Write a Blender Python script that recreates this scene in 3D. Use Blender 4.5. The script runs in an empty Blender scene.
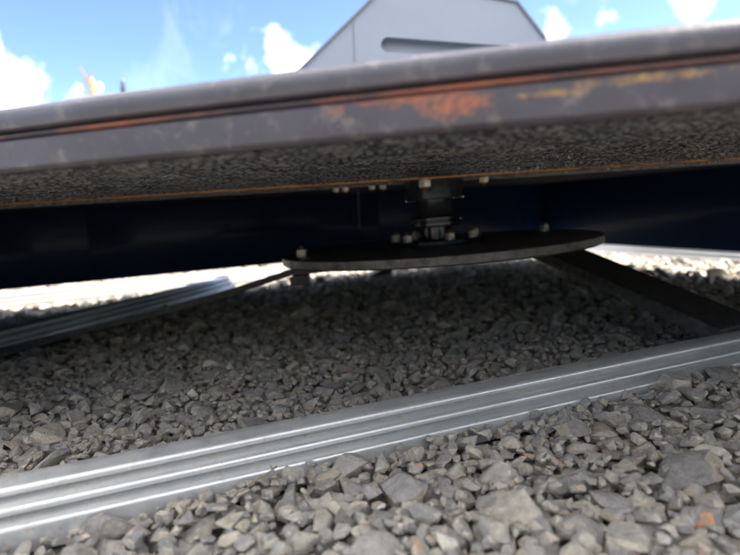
import bpy, bmesh, math, random
import numpy as np
from mathutils import Vector, Matrix
random.seed(7); rng = np.random.default_rng(7)
S = bpy.context.scene; C = S.collection
R = math.radians

# ------------------------------------------------------------------ camera
FPX, W0, H0 = 556.0, 740.0, 555.0
ROLL, PITCH, CAMZ = math.atan(0.062), R(7.42), 0.30
cam = bpy.data.cameras.new('camera'); co = bpy.data.objects.new('camera', cam); C.objects.link(co)
cam.sensor_width = 36; cam.lens = 36 * FPX / W0; cam.clip_start = 0.01; cam.clip_end = 4000
fw = Vector((0, math.cos(PITCH), -math.sin(PITCH))); up0 = Vector((0, math.sin(PITCH), math.cos(PITCH))); rt0 = Vector((1, 0, 0))
cr, sr = math.cos(ROLL), math.sin(ROLL)
rt = rt0 * cr - up0 * sr; up = rt0 * sr + up0 * cr
M4 = Matrix((rt, up, -fw)).transposed().to_4x4(); M4.translation = (0, 0, CAMZ)
co.matrix_world = M4
cam.dof.use_dof = True; cam.dof.focus_distance = 0.77; cam.dof.aperture_fstop = 3.2
S.camera = co

# ------------------------------------------------------------------ light
SUN_AZ = Vector((0.998, 0.04)).normalized(); SUN_EL = R(52)
sun = bpy.data.lights.new('sun', 'SUN'); so = bpy.data.objects.new('sun', sun); C.objects.link(so)
sun.energy = 2.3; sun.angle = R(0.53); sun.color = (1.0, 0.93, 0.82)
sd = Vector((SUN_AZ.x * math.cos(SUN_EL), SUN_AZ.y * math.cos(SUN_EL), math.sin(SUN_EL)))
so.rotation_euler = sd.to_track_quat('Z', 'Y').to_euler(); so.location = (3, 1, 4)
S.view_settings.view_transform = 'Standard'; S.view_settings.look = 'None'
S.view_settings.gamma = 1; S.view_settings.use_curve_mapping = False
S.view_settings.exposure = 3.3

def nt_new(nt):
    def N(t, **k):
        n = nt.nodes.new(t)
        for a, b in k.items():
            if a.startswith('i_'):
                n.inputs[a[2:].replace('_', ' ')].default_value = b
            else: setattr(n, a, b)
        return n
    L = lambda a, b: nt.links.new(a, b)
    def math_(op, a, b=None, c=None, clamp=False):
        n = nt.nodes.new('ShaderNodeMath'); n.operation = op; n.use_clamp = clamp
        for i, v in enumerate((a, b, c)):
            if v is None: continue
            if isinstance(v, (int, float)): n.inputs[i].default_value = v
            else: L(v, n.inputs[i])
        return n.outputs[0]
    def ramp(fac, stops, interp='LINEAR'):
        n = nt.nodes.new('ShaderNodeValToRGB'); n.color_ramp.interpolation = interp
        e = n.color_ramp.elements
        while len(e) < len(stops): e.new(0.5)
        for el, (p, c) in zip(e, stops):
            el.position = p; el.color = (c if isinstance(c, tuple) else (c, c, c)) + (1,)
        if fac is not None: L(fac, n.inputs[0])
        return n.outputs[0]
    def mix(fac, a, b, blend='MIX'):
        n = nt.nodes.new('ShaderNodeMix'); n.data_type = 'RGBA'; n.blend_type = blend
        for s, v in ((n.inputs[0], fac), (n.inputs[6], a), (n.inputs[7], b)):
            if isinstance(v, (int, float)): s.default_value = v
            elif isinstance(v, tuple): s.default_value = v + (1,)
            else: L(v, s)
        return n.outputs[2]
    return N, L, math_, ramp, mix

w = bpy.data.worlds.new('World'); S.world = w; w.use_nodes = True
nt = w.node_tree; nt.nodes.clear(); N, L, mt, ramp, mix = nt_new(nt)
sky = N('ShaderNodeTexSky', sky_type='NISHITA', sun_disc=False); sky.sun_elevation = SUN_EL
sky.sun_rotation = math.atan2(SUN_AZ.x, SUN_AZ.y); sky.air_density = 0.45; sky.dust_density = 0.2; sky.ozone_density = 2.0; sky.altitude = 200
tc = N('ShaderNodeTexCoord'); nrm = N('ShaderNodeVectorMath', operation='NORMALIZE'); L(tc.outputs['Generated'], nrm.inputs[0])
dirv = nrm.outputs[0]
sx = N('ShaderNodeSeparateXYZ'); L(dirv, sx.inputs[0])
def noise(vec, scale, detail=8, rough=0.6, dist=0.0):
    n = N('ShaderNodeTexNoise'); n.inputs['Scale'].default_value = scale; n.inputs['Detail'].default_value = detail
    n.inputs['Roughness'].default_value = rough; n.inputs['Distortion'].default_value = dist
    L(vec, n.inputs['Vector']); return n.outputs['Fac']
def px_dir(u, v):
    x, y = (u - 370) / FPX, -(v - 277.5) / FPX
    return (rt * x + up * y + fw).normalized()
puff = noise(dirv, 9, 9, 0.62, 0.3)
big = noise(dirv, 2.6, 3, 0.5)
# cumulus heaps: each a bearing, an angular radius and a weight
heaps = [(px_dir(-45, 92), 0.160, 1.05), (px_dir(232, 58), 0.07, 0.72), (px_dir(275, 38), 0.055, 0.85), (px_dir(305, 62), 0.07, 0.7),
         (px_dir(556, 20), 0.06, 0.42), (px_dir(610, 15), 0.05, 0.72), (px_dir(705, 2), 0.08, 0.44)]
tot = None
for d, r, wt in heaps:
    dp = N('ShaderNodeVectorMath', operation='DISTANCE'); L(dirv, dp.inputs[0]); dp.inputs[1].default_value = d
    v = mt('MULTIPLY', mt('SUBTRACT', 1.0, mt('DIVIDE', dp.outputs['Value'], r), clamp=True), wt)
    tot = v if tot is None else mt('MAXIMUM', tot, v)
# the rest of the sky carries the same fair-weather cumulus
field = ramp(noise(dirv, 3.4, 2, 0.5), [(0.42, 0.0), (0.60, 1.3)])
dc = N('ShaderNodeVectorMath', operation='DISTANCE'); L(dirv, dc.inputs[0]); dc.inputs[1].default_value = px_dir(370, 60)
field = mt('MULTIPLY', field, mt('MULTIPLY', mt('SUBTRACT', dc.outputs['Value'], 0.72), 4.0, clamp=True))
field = mt('MULTIPLY', field, mt('MULTIPLY', sx.outputs[2], 6.0, clamp=True))
tot = mt('MAXIMUM', tot, field)
dens = mt('ADD', tot, mt('MULTIPLY', mt('SUBTRACT', puff, 0.5), 2.6))
present = mt('MULTIPLY', tot, 6.0, clamp=True)
cl = mt('MULTIPLY', ramp(dens, [(0.34, 0.0), (0.56, .28), (0.95, 1.0)]), present)
wisp = ramp(mt('MULTIPLY', noise(dirv, 5, 8, 0.65, 0.8), big), [(0.28, 0.0), (0.50, 0.10)])
cl = mt('MAXIMUM', cl, wisp)
shade = ramp(noise(dirv, 14, 4, 0.5), [(0.3, (7.0, 7.1, 7.3)), (0.65, (15.0, 14.5, 13.8))])
col = mix(cl, sky.outputs[0], shade)
bg = N('ShaderNodeBackground'); bg.inputs['Strength'].default_value = 0.05; L(col, bg.inputs[0])
wo = N('ShaderNodeOutputWorld'); L(bg.outputs[0], wo.inputs[0])

# ------------------------------------------------------------------ materials
def material(name):
    m = bpy.data.materials.new(name); m.use_nodes = True; nt = m.node_tree; nt.nodes.clear()
    h = nt_new(nt); N, L = h[0], h[1]
    p = N('ShaderNodeBsdfPrincipled'); o = N('ShaderNodeOutputMaterial'); L(p.outputs[0], o.inputs[0])
    return m, p, h
def tex(h, scale, detail=6, rough=0.55, coords='Object', stretch=None, dist=0.0, seed=None):
    N, L = h[0], h[1]
    t = N('ShaderNodeTexCoord'); v = t.outputs[coords]
    if stretch or seed:
        mp = N('ShaderNodeMapping'); L(v, mp.inputs[0])
        if stretch: mp.inputs['Scale'].default_value = stretch
        if seed: mp.inputs['Location'].default_value = (seed, seed * 1.7, seed * 0.3)
        v = mp.outputs[0]
    n = N('ShaderNodeTexNoise'); n.inputs['Scale'].default_value = scale; n.inputs['Detail'].default_value = detail
    n.inputs['Roughness'].default_value = rough; n.inputs['Distortion'].default_value = dist
    L(v, n.inputs['Vector']); return n.outputs['Fac']
def bump(h, p, height, strength, dist):
    b = h[0]('ShaderNodeBump'); b.inputs['Strength'].default_value = strength; b.inputs['Distance'].default_value = dist
    h[1](height, b.inputs['Height']); h[1](b.outputs[0], p.inputs['Normal'])

def ptex(h, r, scale, detail, rough):
    N, L = h[0], h[1]; g = N('ShaderNodeNewGeometry'); c = N('ShaderNodeCombineXYZ')
    for k in range(3): L(h[2]('MULTIPLY', r, 7.0 + 3 * k), c.inputs[k])
    a = N('ShaderNodeVectorMath', operation='ADD'); L(g.outputs['Position'], a.inputs[0]); L(c.outputs[0], a.inputs[1])
    n = N('ShaderNodeTexNoise'); n.inputs['Scale'].default_value = scale; n.inputs['Detail'].default_value = detail; n.inputs['Roughness'].default_value = rough
    L(a.outputs[0], n.inputs['Vector']); return n.outputs['Fac']
def m_stone(chips=True):
    m, p, h = material('stone'); N, L, mt, ramp, mix = h
    g = N('ShaderNodeNewGeometry'); oi = N('ShaderNodeObjectInfo')
    r = mt('FRACT', mt('ADD', g.outputs['Random Per Island'], oi.outputs['Random']))
    K = 1.5
    cols = [(0.0, (.17, .165, .158)), (.12, (.25, .237, .213)), (.24, (.205, .20, .193)), (.36, (.30, .28, .24)), (.48, (.23, .222, .208)),
            (.58, (.34, .31, .255)), (.66, (.20, .197, .193)), (.76, (.275, .26, .232)), (.86, (.26, .23, .185)), (.95, (.36, .345, .31)), (.988, (.34, .20, .12)), (.991, (.27, .14, .10)), (.9935, (.22, .213, .20))]
    if not chips: cols = cols[:10]
    base = ramp(r, [(q, (K * 1.04 * c[0], K * c[1], K * .95 * c[2])) for q, c in cols], 'CONSTANT')
    n1 = ptex(h, r, 70, 6, .65); n2 = ptex(h, r, 220, 4, .7)
    c = mix(1.0, base, ramp(n1, [(.3, .66), (.7, 1.26)]), 'MULTIPLY')
    c = mix(mt('MULTIPLY', ramp(n2, [(.5, 0.0), (.72, 1.0)]), .35), c, (.52, .485, .42))
    L(c, p.inputs['Base Color']); p.inputs['Roughness'].default_value = .82; p.inputs['Specular IOR Level'].default_value = .35
    hgt = mt('ADD', ptex(h, r, 130, 5, .7), mt('MULTIPLY', ptex(h, r, 480, 3, .6), .4))
    bump(h, p, hgt, .9, .006)
    return m
def m_ground():
    m, p, h = material('gravel_bed'); N, L, mt, ramp, mix = h
    v = N('ShaderNodeTexVoronoi'); v.inputs['Scale'].default_value = 38
    t = N('ShaderNodeTexCoord'); L(t.outputs['Object'], v.inputs['Vector'])
    hs = N('ShaderNodeSeparateColor'); L(v.outputs['Color'], hs.inputs[0])
    c = ramp(hs.outputs[0], [(0, (.22, .205, .18)), (.5, (.36, .335, .285)), (1, (.45, .41, .34))])
    L(mix(1.0, c, ramp(v.outputs['Distance'], [(0.1, 1.0), (.75, .45)]), 'MULTIPLY'), p.inputs['Base Color'])
    p.inputs['Roughness'].default_value = .9
    bump(h, p, mt('SUBTRACT', 1.0, v.outputs['Distance']), .9, .02)
    return m
def m_alu():
    m, p, h = material('galvanised_aluminium'); N, L, mt, ramp, mix = h
    n1 = tex(h, 9, 5, .6, stretch=(.35, 1, 1)); n2 = tex(h, 230, 3, .6); n3 = tex(h, 60, 6, .7, seed=3.1); n4 = tex(h, 420, 2, .5, seed=1.1)
    c = mix(ramp(n1, [(.35, 0.0), (.7, 1.0)]), (.64, .64, .625), (.46, .465, .465))
    c = mix(mt('MULTIPLY', ramp(n3, [(.55, 0.0), (.68, 1.0)]), .6), c, (.42, .36, .28))
    c = mix(mt('MULTIPLY', ramp(n2, [(.66, 0.0), (.72, 1.0)]), .75), c, (.82, .82, .80))
    c = mix(mt('MULTIPLY', ramp(n4, [(.70, 0.0), (.75, 1.0)]), .8), c, (.10, .09, .08))
    L(c, p.inputs['Base Color']); L(ramp(n3, [(.35, .66), (.65, .40)]), p.inputs['Metallic']) 
    L(ramp(n1, [(.3, .30), (.7, .46)]), p.inputs['Roughness'])
    bump(h, p, mt('ADD', n2, mt('MULTIPLY', n3, .3)), .15, .0012)
    return m
def m_navy(name='navy_gloss_paint', gloss=.26):
    m, p, h = material(name); N, L, mt, ramp, mix = h
    n1 = tex(h, 3, 4, .5); n2 = tex(h, 90, 5, .6)
    L(mix(ramp(n2, [(.5, 0.0), (.8, 1.0)]), (.006, .016, .048), (.009, .020, .054)), p.inputs['Base Color'])
    L(ramp(n1, [(.3, gloss), (.7, gloss + .09)]), p.inputs['Roughness'])
    p.inputs['Coat Weight'].default_value = .05; p.inputs['Specular IOR Level'].default_value = .10; p.inputs['Coat Roughness'].default_value = .05; p.inputs['Coat IOR'].default_value = 1.5
    bump(h, p, mt('ADD', tex(h, 5, 2, .4), mt('MULTIPLY', tex(h, 40, 3, .5), .05)), .05, .02)
    return m
def m_underside(name='pebbled_underside_coating', rough=.20, spec=1.0, bst=.35, bd=.004):
    m, p, h = material(name); N, L, mt, ramp, mix = h
    n1 = tex(h, 150, 3, .55); n2 = tex(h, 330, 3, .6, seed=2.2); n3 = tex(h, 7, 5, .6)
    v = N('ShaderNodeTexVoronoi', feature='SMOOTH_F1'); v.inputs['Scale'].default_value = 210
    t = N('ShaderNodeTexCoord'); L(t.outputs['Object'], v.inputs['Vector'])
    hgt = mt('ADD', mt('ADD', mt('MULTIPLY', n1, 1.0), mt('MULTIPLY', n2, .35)), mt('MULTIPLY', v.outputs['Distance'], .7))
    c = mix(ramp(hgt, [(.75, 0.0), (1.2, 1.0)]), (.010, .014, .028), (.035, .037, .045))
    gp = N('ShaderNodeNewGeometry'); sp_ = N('ShaderNodeSeparateXYZ'); L(gp.outputs['Position'], sp_.inputs[0])
    low_ = ramp(mt('MULTIPLY', mt('SUBTRACT', .3515, sp_.outputs[2]), 180.0), [(.25, 0.0), (.85, 1.0)])   # raised grain painted paler, standing in for bright highlights
    c = mix(mt('MULTIPLY', low_, .85), c, (.23, .232, .245))
    c = mix(ramp(n3, [(.58, 0.0), (.80, .5)]), c, (.20, .17, .125))
    L(c, p.inputs['Base Color']); p.inputs['Roughness'].default_value = rough
    p.inputs['Specular IOR Level'].default_value = spec
    bump(h, p, hgt, bst, bd)
    return m
def m_edge(name, col, rust_at=None, seed=0.0):
    m, p, h = material(name); N, L, mt, ramp, mix = h
    n1 = tex(h, 14, 6, .6, seed=seed + .3); n2 = tex(h, 60, 5, .65, seed=seed + 1.3)
    c = mix(ramp(n1, [(.35, 0.0), (.7, 1.0)]), tuple(.78 * x for x in col), tuple(1.15 * x for x in col))
    c = mix(mt('MULTIPLY', ramp(n2, [(.55, 0.0), (.75, 1.0)]), .4), c, (.24, .22, .20))
    if rust_at:
        g = N('ShaderNodeNewGeometry'); tots = [None, None]
        for (x, y, z, r, ry, kind) in rust_at:
            a = N('ShaderNodeVectorMath', operation='SUBTRACT'); L(g.outputs['Position'], a.inputs[0]); a.inputs[1].default_value = (x, y, z)
            b = N('ShaderNodeVectorMath', operation='MULTIPLY'); L(a.outputs[0], b.inputs[0]); b.inputs[1].default_value = (1 / r, 0, 1 / ry)
            l = N('ShaderNodeVectorMath', operation='LENGTH'); L(b.outputs[0], l.inputs[0])
            q = mt('SUBTRACT', 1.2, l.outputs['Value']); tots[kind] = q if tots[kind] is None else mt('MAXIMUM', tots[kind], q)
        fine = tex(h, 180, 5, .7, seed=seed + 2.1)
        for tot, c1, c2 in ((tots[0], (.13, .04, .024), (.27, .095, .05)), (tots[1], (.13, .075, .035), (.27, .165, .065))):
            f = ramp(mt('ADD', mt('ADD', tot, mt('MULTIPLY', mt('SUBTRACT', n2, .5), 2.2)), mt('MULTIPLY', mt('SUBTRACT', fine, .5), 1.4)), [(.30, 0.0), (.95, .88)])
            c = mix(f, c, mix(ramp(fine, [(.35, 0.0), (.65, 1.0)]), c1, c2))
        p.inputs['Roughness'].default_value = .55
    else: p.inputs['Roughness'].default_value = .42
    L(c, p.inputs['Base Color']); bump(h, p, n2, .4, .002)
    return m
def m_rust(name, a, b, c3, th=(.45, .62), scale=22):
    m, p, h = material(name); N, L, mt, ramp, mix = h
    n1 = tex(h, scale, 6, .65); n2 = tex(h, 200, 4, .6)
    c = mix(ramp(n1, [(th[0], 0.0), (th[1], 1.0)]), mix(n2, a, b), c3)
    L(c, p.inputs['Base Color']); p.inputs['Roughness'].default_value = .85; bump(h, p, n2, .6, .002); return m
def m_plain(name, a, b, rough=.5, metal=0.0, scale=30, bstr=.2, bs=120):
    m, p, h = material(name); N, L, mt, ramp, mix = h
    L(mix(ramp(tex(h, scale, 6, .6), [(.35, 0.0), (.68, 1.0)]), a, b), p.inputs['Base Color'])
    p.inputs['Roughness'].default_value = rough; p.inputs['Metallic'].default_value = metal
    bump(h, p, tex(h, bs, 4, .6), bstr, .003); return m
MAT = dict(stone=m_stone(), stone_solo=m_stone(False), ground=m_ground(), alu=m_alu(), navy=m_navy(), under=m_underside(), under_far=m_underside('far_underside_coating', .75, .1, 1.0, .008),
    rust=m_rust('weld_rust', (.42, .19, .06), (.55, .28, .10), (.14, .10, .07), (.52, .66)),
    rustcap=m_plain('rusty_bolt_end', (.09, .032, .02), (.16, .06, .03), .85, 0, 300),
    zinc=m_plain('zinc_plated', (.86, .81, .68), (.50, .46, .37), .18, .6, 180, .3, 500),
    disc=m_plain('satin_black_steel', (.085, .083, .092), (.125, .122, .126), .36, 0, 25, .15, 300),
    rim=m_plain('worn_cut_steel_edge', (.06, .061, .066), (.20, .20, .198), .33, .4, 30, .5, 260),
    hub=m_plain('black_machined_steel', (.036, .038, .046), (.06, .061, .07), .15, .5, 60, .05, 200),
    leg=m_plain('scuffed_black_leg_paint', (.014, .0145, .017), (.060, .057, .054), .5, 0, 70, .6, 260),
    cab=m_plain('pale_grey_paint', (.29, .315, .355), (.32, .345, .385), .38, 0, 3, .03, 40),
    cabedge=m_plain('dark_panel_edge', (.16, .17, .19), (.2, .21, .23), .5),
    dark=m_plain('dark_recess', (.03, .03, .035), (.05, .05, .055), .7),
    white=m_plain('white_paint', (.75, .75, .74), (.68, .68, .67), .5),
    roof=m_plain('pale_metal_roofing', (.55, .57, .60), (.48, .50, .54), .4, .2),
    yellow=m_plain('faded_yellow_paint', (.46, .32, .15), (.38, .26, .12), .6),
    straw=m_plain('dry_straw', (.19, .15, .10), (.12, .09, .06), .85))

# ------------------------------------------------------------------ helpers
def obj(name, verts_faces, mat, parent=None, smooth=False, angle=None):
    if isinstance(verts_faces, bmesh.types.BMesh):
        me = bpy.data.meshes.new(name); bmesh.ops.recalc_face_normals(verts_faces, faces=verts_faces.faces[:]); verts_faces.to_mesh(me); verts_faces.free()
    elif isinstance(verts_faces, bpy.types.Mesh): me = verts_faces
    else:
        me = bpy.data.meshes.new(name); me.from_pydata(verts_faces[0], [], verts_faces[1])
    if not me.materials: me.materials.append(MAT[mat] if isinstance(mat, str) else mat)
    if smooth:
        me.polygons.foreach_set('use_smooth', [True] * len(me.polygons))
        if angle: me.set_sharp_from_angle(angle=R(angle))
    o = bpy.data.objects.new(name, me); C.objects.link(o); o.parent = parent; return o
def tag(o, label, cat, group=None):
    o['label'] = label; o['category'] = cat
    if group: o['group'] = group
    return o
def empty(name, loc=(0, 0, 0), rz=0):
    o = bpy.data.objects.new(name, None); C.objects.link(o); o.location = loc; o.rotation_euler.z = rz; o.empty_display_size = .05; return o
def lathe(prof, seg=48, cap=True):
    bm = bmesh.new(); rings = []
    for r, z in prof:
        rings.append([bm.verts.new((r * math.cos(2 * math.pi * i / seg), r * math.sin(2 * math.pi * i / seg), z)) for i in range(seg)])
    for a, b in zip(rings, rings[1:]):
        for i in range(seg): bm.faces.new((a[i], a[(i + 1) % seg], b[(i + 1) % seg], b[i]))
    if cap: bm.faces.new(rings[0]); bm.faces.new(rings[-1])
    return bm
def prism(poly, z0, z1, bev=0.0):
    bm = bmesh.new(); a = [bm.verts.new((x, y, z0)) for x, y in poly]; b = [bm.verts.new((x, y, z1)) for x, y in poly]
    n = len(poly); bm.faces.new(a); bm.faces.new(b)
    for i in range(n): bm.faces.new((a[i], a[(i + 1) % n], b[(i + 1) % n], b[i]))
    if bev: bmesh.ops.bevel(bm, geom=bm.edges[:], offset=bev, segments=2, affect='EDGES', profile=.6)
    return bm
def sweep(path, frames, section, closed=True):
    bm = bmesh.new(); rings = []
    for p, (u, v) in zip(path, frames):
        rings.append([bm.verts.new(p + u * a + v * b) for a, b in section])
    n = len(section)
    for A, B in zip(rings, rings[1:]):
        for i in range(n): bm.faces.new((A[i], A[(i + 1) % n], B[(i + 1) % n], B[i]))
    bm.faces.new(rings[0]); bm.faces.new(rings[-1]); return bm
def box_between(a, b, wid, hgt, bev=.002, roll=0):
    a, b = Vector(a), Vector(b); d = (b - a).normalized(); s = d.cross(Vector((0, 0, 1))).normalized(); u = s.cross(d)
    bm = sweep([a, b], [(s, u)] * 2, [(-wid / 2, -hgt / 2), (wid / 2, -hgt / 2), (wid / 2, hgt / 2), (-wid / 2, hgt / 2)])
    if bev: bmesh.ops.bevel(bm, geom=bm.edges[:], offset=bev, segments=2, affect='EDGES')
    return bm
D2 = Vector((.934, .358)).normalized(); N2 = Vector((-D2.y, D2.x))          # axes of the frame lying on the gravel
def FP(a, b, z=0): v = D2 * a + N2 * b; return Vector((v.x, v.y, z))

# ------------------------------------------------------------------ ground
g = [(-300, -300), (300, -300), (300, 300), (-300, 300)]
ground = obj('ground', ([(x, y, -.022) for x, y in g], [(0, 1, 2, 3)]), 'ground'); ground['kind'] = 'structure'

# ------------------------------------------------------------------ rails on the gravel
def rail_profile():
    pts = [(-.052, -.016), (-.052, .042), (-.0505, .0448), (-.047, .0456), (-.037, .0445), (-.030, .0428)]
    for cu, cz, r, a0, a1 in ((-.0265, .0375, .0048, 68, -80), (-.0128, .0225, .0046, 66, -80), (-.0002, .0085, .0044, 66, 4)):
        for k in range(9):
            t = R(a0 + (a1 - a0) * k / 8); pts.append((cu + r * math.cos(t), cz + r * math.sin(t)))
        if a1 < 0: pts += [(cu - .0040, cz - .0055), (cu - .0044, cz - .0072), (cu - .0020, cz - .0084), (cu + .0035, cz - .0092)]
    return pts + [(.0044, .002), (.0046, -.016)]
PROF = rail_profile()
def rail(p0, p1, out, label, bend=0.0):
    """a straight extruded rail from p0 to p1; out = horizontal unit vector its ribbed face looks along"""
    p0, p1 = Vector(p0), Vector(p1); d = (p1 - p0); ln = d.length; d.normalize()
    root_rot = math.atan2(d.y, d.x)
    o_loc = Vector((out[0], out[1], 0)); sgn = 1 if (Matrix.Rotation(root_rot, 3, 'Z') @ Vector((0, 1, 0))).dot(o_loc) > 0 else -1
    n = max(2, int(ln / .08)); path = [Vector((ln * i / n, 0, 0)) for i in range(n + 1)]
    bm = sweep(path, [(Vector((0, sgn, 0)), Vector((0, 0, 1)))] * (n + 1), PROF)
    o = obj('aluminium_rail', bm, 'alu', None, True, 38); o.location = p0; o.rotation_euler = (0, -math.asin(d.z), root_rot)
    return tag(o, label, 'rail', 'ribbed rails of the base frame')
FRONT_B, BACK_B, RIGHT_A = .603, 2.46, 2.05
rail(FP(-1.5, FRONT_B), FP(RIGHT_A - .055, FRONT_B), -N2, 'long ribbed silver rail between the pale open gravel and the shaded gravel')
rail(FP(-1.5, BACK_B), FP(RIGHT_A - .055, BACK_B), -N2, 'sunlit ribbed rail behind the hanging dark panel, passing behind the round steel disc')
rail(FP(RIGHT_A, FRONT_B - .05), FP(RIGHT_A, BACK_B + .06), -D2, 'sunlit ribbed rail beyond the broad black leg, at the foot of the dark panel')
SR0, SR1 = Vector((-.555, 2.26, .0)), Vector((-1.06, 1.02, .0))
sdir = (SR1 - SR0).normalized()
rail(SR0, SR1, (-sdir.y, sdir.x), 'shaded blue-grey ribbed rail with a cut end, running aslant from the sunlit rail')

# ------------------------------------------------------------------ gravel
def cut_stone(sub, seed, flat):
    r = np.random.default_rng(seed); bm = bmesh.new(); bmesh.ops.create_icosphere(bm, subdivisions=sub, radius=1)
    v = np.array([x.co[:] for x in bm.verts]); f = np.array([[q.index for q in x.verts] for x in bm.faces]); bm.free()
    npl = 15 if sub > 1 else 8
    for k in range(npl):
        n = r.normal(size=3); n /= np.linalg.norm(n); dlim = r.uniform(.36, .74)
        over = v @ n - dlim; m = over > 0; v[m] -= np.outer(over[m], n)
    amp = {3: .006, 2: .014, 1: .05}[sub]
    v += r.normal(size=v.shape) * amp
    v *= np.array([1.0, r.uniform(.62, .95), flat * r.uniform(.8, 1.15)])
    v /= np.abs(v).max()
    return v.astype(np.float32), f.astype(np.int32)
LIB = {3: [cut_stone(3, 100 + i, .52) for i in range(40)], 2: [cut_stone(2, 200 + i, .54) for i in range(30)], 1: [cut_stone(1, 300 + i, .6) for i in range(30)]}
def in_rail(x, y, r):
    a = x * D2.x + y * D2.y; b = x * N2.x + y * N2.y
    if FRONT_B - .004 - r * .45 < b < FRONT_B + .052 + r * .45: return True
    if BACK_B - .004 - r * .45 < b < BACK_B + .052 + r * .45 and a < RIGHT_A: return True
    if RIGHT_A - .004 - r * .45 < a < RIGHT_A + .052 + r * .45: return True
    q = Vector((x - SR0.x, y - SR0.y)); t = q.x * sdir.x + q.y * sdir.y; s = abs(-q.x * sdir.y + q.y * sdir.x)
    return -.01 < t < 1.4 and s < .055 + r * .3
def pack(x0, x1, y0, y1, sizes, seed, keep=None):
    r = np.random.default_rng(seed); cell = .05; grid = {}; out = []
    area = (x1 - x0) * (y1 - y0)
    for (rmin, rmax, dens, ov) in sizes:
        for _ in range(int(area * dens)):
            x, y = r.uniform(x0, x1), r.uniform(y0, y1)
            if keep and not keep(x, y): continue
            rad = rmin + (rmax - rmin) * r.random() ** 1.8
            if in_rail(x, y, rad): continue
            cx, cy = int(math.floor(x / cell)), int(math.floor(y / cell)); ok = True
            for i in (-1, 0, 1):
                for j in (-1, 0, 1):
                    for (qx, qy, qr) in grid.get((cx + i, cy + j), ()):
                        if (qx - x) ** 2 + (qy - y) ** 2 < ((qr + rad) * ov) ** 2: ok = False; break
                    if not ok: break
                if not ok: break
            if ok: grid.setdefault((cx, cy), []).append((x, y, rad)); out.append((x, y, rad))
    return out
vis = lambda x, y: abs(x) < .45 + .80 * y
top = pack(-2.6, 2.6, .12, 1.25, [(.021, .036, 95, .82), (.0125, .021, 1000, .76), (.0075, .013, 6500, .72), (.0045, .0075, 9000, .68)], 11, vis)
far = pack(-2.6, 2.8, 1.25, 3.0, [(.024, .042, 90, .82), (.015, .025, 1100, .74), (.0075, .013, 3600, .70)], 12, vis)
low = pack(-2.6, 2.6, .12, 1.25, [(.012, .022, 2200, .62), (.007, .012, 3000, .55)], 13, vis)
lowf = pack(-2.6, 2.8, 1.25, 3.0, [(.014, .024, 1500, .6)], 14, vis)
rest = pack(-3.4, 3.4, -1.2, 4.2, [(.014, .036, 700, .7)], 15, lambda x, y: not (vis(x, y) and .12 < y < 3.0))
def mound(x, y): return .006 * math.sin(3.1 * x + 1) * math.sin(2.7 * y) + .004 * math.sin(9 * x + 4 * y)
stones = []
for (L_, base) in ((top, 0), (far, 0), (low, -.013), (lowf, -.014), (rest, -.004)):
    for x, y, rad in L_:
        z = base - (.010 if x * N2.x + y * N2.y > FRONT_B + .03 else 0) + mound(x, y) - rad * .18 + rng.normal() * .003 + (rng.random() < .06) * .006
        stones.append((x, y, z, rad, rad / max(.25, math.hypot(y, CAMZ)), base))
order = sorted(range(len(stones)), key=lambda i: -(stones[i][4] if (stones[i][5] == 0 and abs(stones[i][0]) < .03 + .68 * stones[i][1] and stones[i][1] > .44) else stones[i][4] * 1e-6))
solo = set(order[:300])
def rotm(tilt):
    a = rng.uniform(0, 2 * math.pi); b = rng.normal() * tilt; c = rng.normal() * tilt
    return Matrix.Rotation(a, 3, 'Z') @ Matrix.Rotation(b, 3, 'X') @ Matrix.Rotation(c, 3, 'Y')
solo_mesh = []
for i, (v, f) in enumerate(LIB[3]):
    me = bpy.data.meshes.new('stone'); me.from_pydata(v.tolist(), [], f.tolist()); me.materials.append(MAT['stone_solo'])
    me.polygons.foreach_set('use_smooth', [True] * len(me.polygons)); me.set_sharp_from_angle(angle=R(17)); solo_mesh.append(me)
VV, FF, off = [], [], 0
for i, (x, y, z, rad, ang, base) in enumerate(stones):
    Rm = rotm(.24)
    if i in solo:
        # solo meshes are unit size: their texture scale is kept true by the generated detail of the stone material
        me = solo_mesh[i % len(solo_mesh)]
        o = bpy.data.objects.new('stone', me); C.objects.link(o); o.parent = ground
        o.matrix_local = Matrix.Translation((x, y, z)) @ Rm.to_4x4() @ Matrix.Diagonal((rad * 1.16, rad * 1.16, rad * 1.16, 1))
        continue
    px = ang * FPX * 2
    v, f = LIB[2 if px > 15 and base == 0 else 1][i % 30]
    VV.append((v * (rad * 1.16)) @ np.array(Rm).T + np.array((x, y, z))); FF.append(f + off); off += len(v)
V = np.concatenate(VV).astype(np.float32); F = np.concatenate(FF)
me = bpy.data.meshes.new('gravel'); me.vertices.add(len(V)); me.vertices.foreach_set('co', V.ravel())
me.loops.add(F.size); me.loops.foreach_set('vertex_index', F.ravel().astype(np.int32))
me.polygons.add(len(F)); me.polygons.foreach_set('loop_start', np.arange(0, F.size, 3, dtype=np.int32)); me.polygons.foreach_set('loop_total', np.full(len(F), 3, dtype=np.int32))
me.update(); me.validate()
me.polygons.foreach_set('use_smooth', [True] * len(F)); me.set_sharp_from_angle(angle=R(17))
gv = obj('gravel', me, 'stone', ground); gv['kind'] = 'stuff'
print('stones', len(stones), 'tris', len(F))

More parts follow.
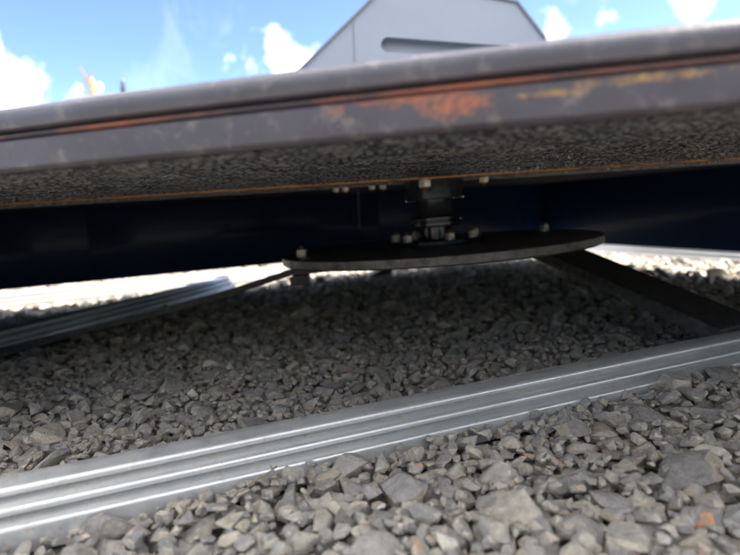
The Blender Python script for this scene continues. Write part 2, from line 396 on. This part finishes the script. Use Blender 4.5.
# ------------------------------------------------------------------ turntable base: disc, hub, legs
BZ = .195; BC = Vector((.18, 1.40))
DR = .39
base = empty('turntable_base', (BC.x, BC.y, 0)); base.rotation_euler = (-R(.8), -R(1.3), 0)
tag(base, 'black steel turntable base with a bolted round disc and sloping legs on gravel', 'turntable base')
dd = obj('base_disc', lathe([(.02, BZ - .0205), (DR - .004, BZ - .0205), (DR - .001, BZ - .019), (DR - .001, BZ - .0187)], 128), 'disc', base)
dd2 = obj('disc_rim', lathe([(DR - .003, BZ - .0185), (DR, BZ - .0172), (DR, BZ - .002), (DR - .002, BZ - .0005), (DR - .003, BZ - .0004)], 160, False), 'rim', dd, True, 40)
obj('disc_top', lathe([(.02, BZ - .006), (DR - .0032, BZ - .006), (DR - .0032, BZ - .0003), (DR - .005, BZ), (.02, BZ)], 160), 'disc', dd, True, 40)
obj('flange', lathe([(.03, BZ + .0005), (.118, BZ + .0005), (.120, BZ + .002), (.120, BZ + .010), (.117, BZ + .012), (.03, BZ + .012)], 96), 'hub', base, True, 35)
hub = obj('hub', lathe([(.036, BZ + .012), (.036, BZ + .040), (.060, BZ + .042), (.064, BZ + .046), (.064, BZ + .052), (.060, BZ + .0545), (.060, BZ + .057), (.064, BZ + .059), (.064, BZ + .064), (.058, BZ + .067),
                         (.047, BZ + .069), (.045, BZ + .073), (.045, BZ + .108)], 72), 'hub', base, True, 30)
obj('hub_mount', lathe([(.045, BZ + .1082), (.072, BZ + .1082), (.074, BZ + .111), (.074, .3505), (.045, .3505)], 72), 'hub', base, True, 30)
def bolt(parent, loc, s, flip=False, cap='rustcap', inv=Matrix.Identity(4)):
    """hex nut with washer and a protruding threaded end; flip points it downward"""
    f = -1 if flip else 1
    bm = lathe([(s * .42, 0), (s * .42, f * s * 1.75), (s * .36, f * s * 1.85)], 16)
    b = obj('bolt', bm, cap, parent, True, 35); b.location = loc
    obj('washer', lathe([(s * .43, f * .0003), (s * 1.05, f * .0003), (s * 1.05, f * s * .22), (s * .43, f * s * .22)], 28), 'zinc', b, True, 35)
    bmn = bmesh.new()
    rr = [[(bmn.verts.new((rad * s * math.cos(math.pi / 3 * k + .3), rad * s * math.sin(math.pi / 3 * k + .3), f * zz))) for k in range(6)] for rad, zz in ((.86, s * .24), (.92, s * .34), (.92, s * 1.15), (.84, s * 1.27))]
    for A, B in zip(rr, rr[1:]):
        for k in range(6): bmn.faces.new((A[k], A[(k + 1) % 6], B[(k + 1) % 6], B[k]))
    bmn.faces.new(rr[0]); bmn.faces.new(rr[-1])
    obj('nut', bmn, 'zinc', b); return b
for ang in (168, -139, -80, 66, -42, 115, 15):
    a = R(ang); bolt(base, (.104 * math.cos(a), .104 * math.sin(a), BZ + .012), .0125)
for (r_, ang) in ((.345, 196), (.335, 22), (.35, 80)):
    a = R(ang); bolt(base, (r_ * math.cos(a), r_ * math.sin(a), BZ + .0002), .0135)
def leg(a, b, wid, hgt, name='leg'):
    a = Vector(a) - Vector((BC.x, BC.y, 0)); b = Vector(b) - Vector((BC.x, BC.y, 0))
    d = (b - a).normalized(); s = d.cross(Vector((0, 0, 1))).normalized(); u = s.cross(d)
    # a channel: flat top, sloped flanks, raised lip along one side
    sec = [(-wid / 2, -hgt / 2), (wid / 2, -hgt / 2), (wid / 2, -hgt / 2 + .006), (wid / 2 - .008, hgt / 2 - .002), (wid / 2 - .010, hgt / 2), (-wid / 2 + .010, hgt / 2), (-wid / 2 + .008, hgt / 2 - .002), (-wid / 2, -hgt / 2 + .006)]
    return obj(name, sweep([a, b], [(s, u)] * 2, sec), 'leg', base)
L1 = leg((.43, 1.37, .170), (.640, .948, .028), .135, .020)
# left leg with a slight joggle
pts = [Vector((-.02, 1.24, .170)), Vector((-.17, 1.25, .167)), Vector((-.33, 1.265, .128)), Vector((-.42, 1.27, .110)), Vector((-.95, 1.32, .022))]
pts = [p - Vector((BC.x, BC.y, 0)) for p in pts]
fr = []
for i, p in enumerate(pts):
    d = (pts[min(i + 1, len(pts) - 1)] - pts[max(i - 1, 0)]).normalized(); s = d.cross(Vector((0, 0, 1))).normalized(); fr.append((s, s.cross(d)))
bm = sweep(pts, fr, [(-.022, -.0065), (.022, -.0065), (.022, .0065), (-.022, .0065)])
bmesh.ops.bevel(bm, geom=bm.edges[:], offset=.0025, segments=2, affect='EDGES')
L2 = obj('leg', bm, 'leg', base, True, 35)
obj('foot_block', box_between(Vector((-.135, 1.25, .148)) - Vector((BC.x, BC.y, 0)), Vector((-.175, 1.253, .146)) - Vector((BC.x, BC.y, 0)), .04, .022, .002), 'leg', L2)
leg((.15, 1.62, .160), (.02, 2.30, .030), .060, .020)

# ------------------------------------------------------------------ deck
UZ = .352; T = .054; G = T / .0345
deck = empty('steel_deck', (0, 0, 0))
tag(deck, 'large steel deck overhead with a rust-streaked rim, dark pebbled underside and hanging navy skirt panels', 'deck')
DC = Vector((1.40, 6.268)); DRAD = 6.0                                   # the near edge is a shallow arc
cL, cR = 2.25, 1.78                                                        # the two straight back edges
corner = FP(cR, cL).xy
def outline_pts(r, n=200):
    dC, nC = DC.dot(D2), DC.dot(N2)
    pl = FP(dC - math.sqrt(r * r - (cL - nC) ** 2), cL).xy; pr = FP(cR, nC - math.sqrt(r * r - (cR - dC) ** 2)).xy
    a0 = math.atan2(pl.y - DC.y, pl.x - DC.x) % (2 * math.pi); a1 = math.atan2(pr.y - DC.y, pr.x - DC.x) % (2 * math.pi)
    return [(DC.x + r * math.cos(a0 + (a1 - a0) * k / n), DC.y + r * math.sin(a0 + (a1 - a0) * k / n)) for k in range(n + 1)], a0, a1, pl, pr
def deck_poly(r): return outline_pts(r)[0] + [tuple(corner - D2 * .0005 - N2 * .0005)]
_, ARC0, ARC1, PL, PR = outline_pts(DRAD)
obj('underside_plate', prism(deck_poly(DRAD - .007), UZ, UZ + .007), 'under_far', deck)
SK = []
def strip(name, mat, depth0, prof, n=240, wav=0.0):
    """a bar bent along the near edge; prof = (outward offset, height above underside)"""
    path, fr = [], []
    for i in range(n + 1):
        t = ARC0 + (ARC1 - ARC0) * i / n; o = Vector((math.cos(t), math.sin(t), 0))
        path.append(Vector((DC.x, DC.y, UZ + wav * (math.sin(23 * t) + math.sin(61 * t + 1)))) + o * DRAD); fr.append((o, Vector((0, 0, 1))))
    return obj(name, sweep(path, fr, [(a * G, b * G) for a, b in prof]), mat, deck, True, 40)
obj('top_plate', prism(deck_poly(DRAD - .022), UZ + .0075, UZ + T - .0005), 'navy', deck)
MAT['edge_low'] = m_edge('worn_edge_beam_paint', (.047, .044, .058), [(.030, .3, UZ + .024, .055, .010, 0), (.068, .3, UZ + .018, .034, .014, 0), (.19, .3, UZ + .021, .06, .0045, 1), (.30, .3, UZ + .023, .07, .005, 1), (.13, .3, UZ + .017, .035, .0035, 1)], 0)
MAT['edge_top'] = m_edge('worn_top_lip_paint', (.058, .057, .076), None, 5)
strip('edge_beam', 'edge_low', 0, [(-.0045, -.0012), (.000, -.0010), (.0022, .001), (.0026, .004), (.0022, .0155), (.0005, .0165), (-.0118, .0165), (-.0118, .0043), (-.0045, .0043)])
strip('top_lip', 'edge_top', 0, [(-.0118, .0215), (.0010, .0215), (.0040, .0225), (.0052, .026), (.0048, .031), (.0020, .0340), (-.002, .0345), (-.0118, .0345)])
strip('weld_seam', m_rust('edge_weld_rust', (.17, .055, .035), (.27, .10, .06), (.045, .04, .048), (.36, .56), 7), 0, [(-.0115, .0168), (-.0005, .0168), (.0010, .0180), (.0008, .0195), (-.001, .0205), (-.0115, .0212)], wav=.0001)
# rusty lap joint across the underside
path = [Vector((-1.05 + 2.5 * i / 80, 1.16 + .012 * math.sin(i * .09), UZ - .0042)) for i in range(81)]
obj('lap_joint', sweep(path, [(Vector((0, 1, 0)), Vector((0, 0, 1)))] * 81, [(-.007, -.0006), (-.005, -.0018), (0, -.0024), (.005, -.0018), (.007, -.0006), (.007, .0038), (-.007, .0038)]), 'rust', deck)

# pebbled coating: real relief over the near half of the underside
def relief(nx, ny, dx, l0, l1, seed):
    r = np.random.default_rng(seed); f = np.fft.rfft2(r.normal(size=(ny, nx)))
    k = np.sqrt(np.fft.fftfreq(ny, dx)[:, None] ** 2 + np.fft.rfftfreq(nx, dx)[None, :] ** 2)
    h = np.fft.irfft2(f * np.exp(-((k - (1 / l0 + 1 / l1) / 2) / ((1 / l0 - 1 / l1) / 2)) ** 2), s=(ny, nx)); return h / h.std()
dx = .0026; nx, ny = 900, 470
Hm = relief(nx, ny, dx, .0085, .019, 5); Hm = np.tanh(Hm * .9)
big_ = relief(nx, ny, dx, .05, .2, 6)
PX, PY = np.meshgrid(-1.15 + np.arange(nx) * dx, .37 + np.arange(ny) * dx)
rr_ = DRAD - np.hypot(PX - DC.x, PY - DC.y)
fade = np.clip((PY[-1, 0] - PY) / .15, 0, 1) * np.clip((rr_ - .006) / .012, 0, 1)
Z = UZ - .0016 * fade + .0004 * (1 - fade) + (Hm * .0024 + big_ * .0003) * (.10 + .90 * fade)
Vc = np.stack([PX, PY, Z], -1).reshape(-1, 3); idx = np.arange(nx * ny).reshape(ny, nx)
Q = np.stack([idx[:-1, :-1], idx[1:, :-1], idx[1:, 1:], idx[:-1, 1:]], -1).reshape(-1, 4)
Q = Q[(rr_.reshape(-1)[Q] > .004).all(1)]
used = np.unique(Q); mp_ = np.zeros(len(Vc), dtype=np.int64); mp_[used] = np.arange(len(used)); Vc = Vc[used]; Q = mp_[Q]
mc = bpy.data.meshes.new('pebbled_coating'); mc.vertices.add(len(Vc)); mc.vertices.foreach_set('co', Vc.astype(np.float32).ravel())
mc.loops.add(Q.size); mc.loops.foreach_set('vertex_index', Q.ravel().astype(np.int32)); mc.polygons.add(len(Q))
mc.polygons.foreach_set('loop_start', np.arange(0, Q.size, 4, dtype=np.int32)); mc.polygons.foreach_set('loop_total', np.full(len(Q), 4, dtype=np.int32)); mc.update(); mc.validate()
obj('pebbled_coating', mc, 'under', deck, True)
# bolts hanging from the underside
for (x, y, s_) in ((.138, 1.28, .016), (.285, 1.34, .0125), (-.075, 1.50, .0095), (-.050, 1.48, .010), (.02, 1.47, .0095), (.048, 1.46, .0105)):
    bolt(deck, (x, y, UZ - .0002), s_, True)

# skirt panels hanging from the straight back edges
PT, SZ = UZ + T - .002, .085
def panel(a, b, z0, z1, th, inward):
    bm = prism([tuple(a), tuple(b), (b.x + inward.x * th, b.y + inward.y * th), (a.x + inward.x * th, a.y + inward.y * th)], z0, z1, .0025)
    return obj('skirt_panel', bm, 'navy', deck, True, 35)
lenL, lenR = (corner - PL).length, (corner - PR).length
sp = []
for a, b in ((-lenL, -2.0), (-1.998, -.862), (-.860, .004)): sp.append(panel(corner + D2 * a, corner + D2 * b, SZ, PT, .006, N2))
for a, b in ((.003, -1.3), (-1.302, -lenR)): sp.append(panel(corner + N2 * a, corner + N2 * b, SZ - .012, PT, .006, D2))
def arc_light_blocker(t0, t1):
    n = 10; ts = [t0 + (t1 - t0) * k / n for k in range(n + 1)]; pt = lambda r, t: (DC.x + r * math.cos(t), DC.y + r * math.sin(t))
    obj('skirt_panel', prism([pt(DRAD - .030, t) for t in ts] + [pt(DRAD - .036, t) for t in reversed(ts)], SZ, UZ + .003), 'navy', deck)  # unseen panel added along the arc to stop low side light
TL = 2 * math.pi - math.acos((-.68 - DC.x) / DRAD); TM = (ARC0 + TL) / 2
arc_light_blocker(ARC0 + R(.2), TM); arc_light_blocker(TM + R(.02), TL)
def cover(c, ax, out):
    q = [c + ax * -.02 + out * .0062, c + ax * .02 + out * .0062, c + ax * .02 + out * .009, c + ax * -.02 + out * .009]
    obj('joint_cover', prism([tuple(v) for v in q], SZ + .002, PT - .004), 'navy', deck)
for a in (-1.999, -.861): cover(corner + D2 * a, D2, N2)
cover(corner + N2 * -1.301, N2, D2)
chip = obj('paint_chip', prism([(-.02, 0), (.02, .002), (.024, .006), (-.012, .007)], 0, .0006), 'white', sp[0])
pc = corner + D2 * (-2.40)
chip.matrix_local = Matrix.Translation((pc.x - N2.x * .001, pc.y - N2.y * .001, .265)) @ Matrix.Rotation(math.atan2(D2.y, D2.x), 4, 'Z') @ Matrix.Rotation(R(90), 4, 'X')

# ------------------------------------------------------------------ sheet metal housing standing on the deck
HY = 1.72; hz = UZ + T
def at(u, v, Y):
    d = rt * ((u - 370) / FPX) + up * (-(v - 277.5) / FPX) + fw; k = Y / d.y
    return Vector((d.x * k, Y, CAMZ + d.z * k))
hs = empty('metal_housing', (.18, HY, hz)); tag(hs, 'pale grey sheet metal housing with sloped sides and a round-ended slot, standing on the deck', 'housing')
P = [at(303, 67, HY), at(371, 0, HY), at(392, -22, HY), at(470, -1, HY), at(517, 2, HY), at(544, 37, HY)]
LX, RX = P[0].x - .30, P[5].x + .02
outline = [(LX, hz), (P[0].x - .02, P[0].z - .02), (P[1].x, P[1].z), (P[2].x, P[2].z), (P[4].x, P[4].z), (P[5].x, P[5].z), (RX, P[5].z - .10), (RX, hz)]
outline[1] = (P[0].x, P[0].z)
slotL, slotR = at(381, 44, HY), at(560, 40, HY)
zc = slotL.z; sh = .021; sr_ = sh
# front sheet with a real slot: outer loop bridged to the slot loop
slot = [(slotL.x + sr_ + sr_ * math.cos(t), zc + sr_ * math.sin(t)) for t in [math.pi / 2 + math.pi * k / 12 for k in range(13)]] + \
       [(RX - .05 - sr_ + sr_ * math.cos(t), zc + sr_ * math.sin(t)) for t in [-math.pi / 2 + math.pi * k / 12 for k in range(13)]]
ct, st = math.cos(R(-7.5)), math.sin(R(-7.5)); sx0 = slotL.x
slot = [(sx0 + (x - sx0) * ct - (z - zc) * st, zc + (x - sx0) * st + (z - zc) * ct) for x, z in slot]
def sheet(loop, hole, y0, y1):
    bm = bmesh.new()
    def ring(y): 
        o = [bm.verts.new((x, y, z)) for x, z in loop]; i = [bm.verts.new((x, y, z)) for x, z in hole]
        ed = [bm.edges.new((o[k], o[(k + 1) % len(o)])) for k in range(len(o))] + [bm.edges.new((i[k], i[(k + 1) % len(i)])) for k in range(len(i))]
        bmesh.ops.triangle_fill(bm, use_beauty=True, edges=ed); return o, i
    o0, i0 = ring(y0); o1, i1 = ring(y1)
    for A, B in ((o0, o1), (i0, i1)):
        for k in range(len(A)): bm.faces.new((A[k], A[(k + 1) % len(A)], B[(k + 1) % len(B)], B[k]))
    return bm
SX, SZc = .18, hz
tr = lambda pts: [(x - .18, z - hz) for x, z in pts]
front = obj('front_panel', sheet(tr(outline), tr(slot), 0, .006), 'cab', hs)
# slot tube behind the sheet
bm = bmesh.new(); o0 = [bm.verts.new((x, .0062, z)) for x, z in tr(slot)]; o1 = [bm.verts.new((x, .035, z)) for x, z in tr(slot)]
for k in range(len(o0)): bm.faces.new((o0[k], o0[(k + 1) % len(o0)], o1[(k + 1) % len(o1)], o1[k]))
bm.faces.new(o1)
obj('slot_liner', bm, 'cab', front)
# sides and back
n_ = len(outline); bm = bmesh.new(); A = [bm.verts.new((x, .0065, z)) for x, z in tr(outline)]; B = [bm.verts.new((x, .42, z)) for x, z in tr(outline)]
for k in range(n_): bm.faces.new((A[k], A[(k + 1) % n_], B[(k + 1) % n_], B[k]))
bm.faces.new(B); obj('casing', bm, 'cab', hs)
# folded edge trim round the front sheet
tp = [Vector((x, -.003, z)) for x, z in tr(outline)]
bm = bmesh.new()
for a, b in zip(tp[:-1], tp[1:]):
    d = (b - a).normalized(); u = Vector((0, 1, 0)); v = d.cross(u); c = [(-.003, -.0035), (.004, -.0035), (.004, .0035), (-.003, .0035)]
    r0 = [bm.verts.new(a + u * p + v * q) for p, q in c]; r1 = [bm.verts.new(b + u * p + v * q) for p, q in c]
    for k in range(4): bm.faces.new((r0[k], r0[(k + 1) % 4], r1[(k + 1) % 4], r1[k]))
    bm.faces.new(r0); bm.faces.new(r1)
obj('edge_trim', bm, 'cabedge', front)
s0, s1 = at(353, 17, HY), at(353, 130, HY)
obj('panel_seam', box_between((s0.x - .18, -.001, s0.z - hz), (s1.x - .18, -.001, s1.z - hz - .3), .002, .002, 0), 'cabedge', front)

# ------------------------------------------------------------------ things far behind
FY = 9.0
shed = empty('metal_roofed_shed', (at(30, 200, FY).x, FY, 0)); tag(shed, 'low shed with a pale metal roof behind the deck', 'shed')
rz = at(20, 107, FY).z; sxp = shed.location.x
xa, xb = at(-260, 107, FY).x - sxp, at(125, 107, FY).x - sxp
obj('wall', prism([(xa, 0), (xb, 0), (xb, 3), (xa, 3)], -.02, rz - .25), 'white', shed)
bm = bmesh.new()
v = [bm.verts.new(q) for q in ((xa - .2, -.3, rz - .27), (xb + .2, -.3, rz - .27), (xb + .2, 1.5, rz + .02), (xa - .2, 1.5, rz + .02), (xa - .2, 3.3, rz - .27), (xb + .2, 3.3, rz - .27),
    (xa - .2, -.3, rz - .33), (xb + .2, -.3, rz - .33), (xb + .2, 3.3, rz - .33), (xa - .2, 3.3, rz - .33))]
for f in ((0, 1, 2, 3), (3, 2, 5, 4), (0, 6, 7, 1), (4, 5, 8, 9), (6, 9, 8, 7), (0, 3, 4, 9, 6), (1, 7, 8, 5, 2)): bm.faces.new([v[k] for k in f])
obj('roof', bm, 'roof', shed)
# trailer with a sloped frame, beam
T0 = at(60, 105, 6.0)
def tube_pts(ps, r, seg=10):
    ps = [Vector(p) for p in ps]; fr = []
    for i, p in enumerate(ps):
        d = (ps[min(i + 1, len(ps) - 1)] - ps[max(i - 1, 0)]).normalized(); s = d.cross(Vector((0, 1, 0.01))).normalized(); fr.append((s, s.cross(d)))
    return sweep(ps, fr, [(r * math.cos(2 * math.pi * k / seg), r * math.sin(2 * math.pi * k / seg)) for k in range(seg)])
AY = 6.0
fx = empty('frame_stand', (at(95, 96, AY).x, AY, 0)); ox = Vector((fx.location.x, AY, 0))
tag(fx, 'pale metal stand with a slanted strut and level beam, seen over the deck edge', 'stand')
p = lambda u, v, dy=0: at(u, v, AY) - ox + Vector((0, dy, 0))
g0 = lambda u, v: Vector((p(u, v).x, 0, 0))
obj('strut', tube_pts([p(44, 133), p(66, 101), p(78, 84)], .022), 'roof', fx)
obj('beam', box_between(p(66, 99), p(150, 94), .05, .05, .004), 'roof', fx)
obj('brace_plate', (lambda a, b, c: prism([(0, 0), (1, 0), (0.5, 1)], 0, 1))(0, 0, 0) if False else box_between(p(80, 97), p(78, 85), .02, .075, .004), 'white', fx)
for u in (66, 148): obj('post', box_between(p(u, 99) - Vector((0, 0, .02)), g0(u, 99) + Vector((0, 0, -.015)), .05, .05, .004), 'roof', fx)
obj('strut_foot', tube_pts([p(44, 133), g0(20, 133) + Vector((0, 0, -.015))], .022), 'roof', fx)
wm = empty('garden_windmill', tuple(at(93, 95, AY))); tag(wm, 'small faded yellow windmill with crossed blades on the beam of the stand', 'windmill')
wx = Vector(wm.location); q = lambda u, v, dy=0: at(u, v, AY) - wx + Vector((0, dy, 0))
obj('body', lathe([(.035, .0), (.038, .02), (.030, .10), (.024, .15), (.012, .175)], 16), 'yellow', wm, True, 40)
obj('tail_vane', lathe([(.002, -.05), (.03, -.035), (.04, 0), (.03, .035), (.002, .05)], 16), 'white', wm, True).location = q(98, 87, .03)
hubp = q(90, 81, -.06)
obj('axle', box_between(hubp, hubp + Vector((0, .1, 0)), .018, .018, .002), 'yellow', wm)
for (u, v) in ((82, 68), (96, 74), (87, 88), (95, 87)):
    t = q(u, v, -.055); d = (t - hubp).normalized(); bl = obj('blade', box_between(hubp + d * .01, t, .006, .022, .002), 'yellow', wm)
vp = empty('vent_post', tuple(at(124, 95, AY))); tag(vp, 'short dark post with a small cap on the beam of the stand', 'post')
obj('post_shaft', lathe([(.028, 0), (.026, .09), (.014, .095), (.014, .125)], 16), 'dark', vp, True, 40)
obj('cap', lathe([(.004, .125), (.026, .128), (.026, .150), (.016, .158)], 16), 'cabedge', vp, True, 40)

# ------------------------------------------------------------------ unseen leafy screen, added to cut low sky light under the deck
hd = empty('hedge_blocker', (0, -7.0, 0)); tag(hd, 'long dense dark green leaf screen, added out of view to block low sky light', 'hedge_blocker')
MAT['leaf'] = m_plain('blocker_leaf', (.035, .065, .018), (.07, .11, .035), .55, 0, 4)
MAT['bark'] = m_plain('blocker_stem', (.06, .045, .03), (.10, .08, .055), .9)
hr = np.random.default_rng(3); nl_ = 26000
c_ = np.stack([hr.uniform(-16, 16, nl_), hr.uniform(-.7, .7, nl_), hr.uniform(.05, 2.75, nl_)], -1)
c_[:, 2] *= 1 + .08 * np.sin(c_[:, 0] * 1.7) + .05 * np.sin(c_[:, 0] * 4.1 + 1)
u_ = hr.normal(size=(nl_, 3)); u_ /= np.linalg.norm(u_, axis=1)[:, None]; w_ = np.cross(u_, hr.normal(size=(nl_, 3))); w_ /= np.linalg.norm(w_, axis=1)[:, None]
sz_ = hr.uniform(.07, .13, (nl_, 1)); LV = np.stack([c_ - u_ * sz_, c_ + w_ * sz_ * .45, c_ + u_ * sz_, c_ - w_ * sz_ * .45], 1).reshape(-1, 3)
ml = bpy.data.meshes.new('foliage'); ml.from_pydata(LV.tolist(), [], np.arange(nl_ * 4).reshape(-1, 4).tolist())
lf = obj('foliage', ml, 'leaf', hd); lf['kind'] = 'stuff'
for k in range(33):
    x = -15.8 + k * .99 + .2 * math.sin(k * 5); o = obj('stem', box_between((x, .1 * math.sin(k), -.02), (x + .1, .1 * math.cos(k), 2.3), .06, .06, 0), 'bark', hd)

# ------------------------------------------------------------------ dry stalks on the near rail
def stalk(pixels, r, label):
    ps = []
    for (u, v, z) in pixels:
        d = px_dir(u, v); k = (z - CAMZ) / d.z; ps.append(Vector((d.x * k, d.y * k, z)))
    o0 = ps[0].copy(); cu = []
    for i in range(len(ps) - 1):
        for j in range(4): cu.append(ps[i].lerp(ps[i + 1], j / 4) - o0 + Vector((0, 0, .0012 * math.sin(j * 1.6 + i))))
    cu.append(ps[-1] - o0)
    o = obj('dry_stalk', tube_pts(cu, r, 6), 'straw', None, True); o.location = o0
    return tag(o, label, 'stalk', 'dry stalks by the near rail')
stalk([(234, 496, .016), (252, 484, .026), (277, 466, .036)], .0010, 'thin dry grass stalk leaning up across the ribs of the long silver rail')
stalk([(270, 466, .032), (276, 474, .024), (282, 489, .012)], .0008, 'short thin bent stalk crossing the longer leaning stalk at the rail foot')
stalk([(179, 519, .014), (186, 508, .020), (193, 500, .022)], .0018, 'stubby pale dry twig against the foot of the long silver rail')
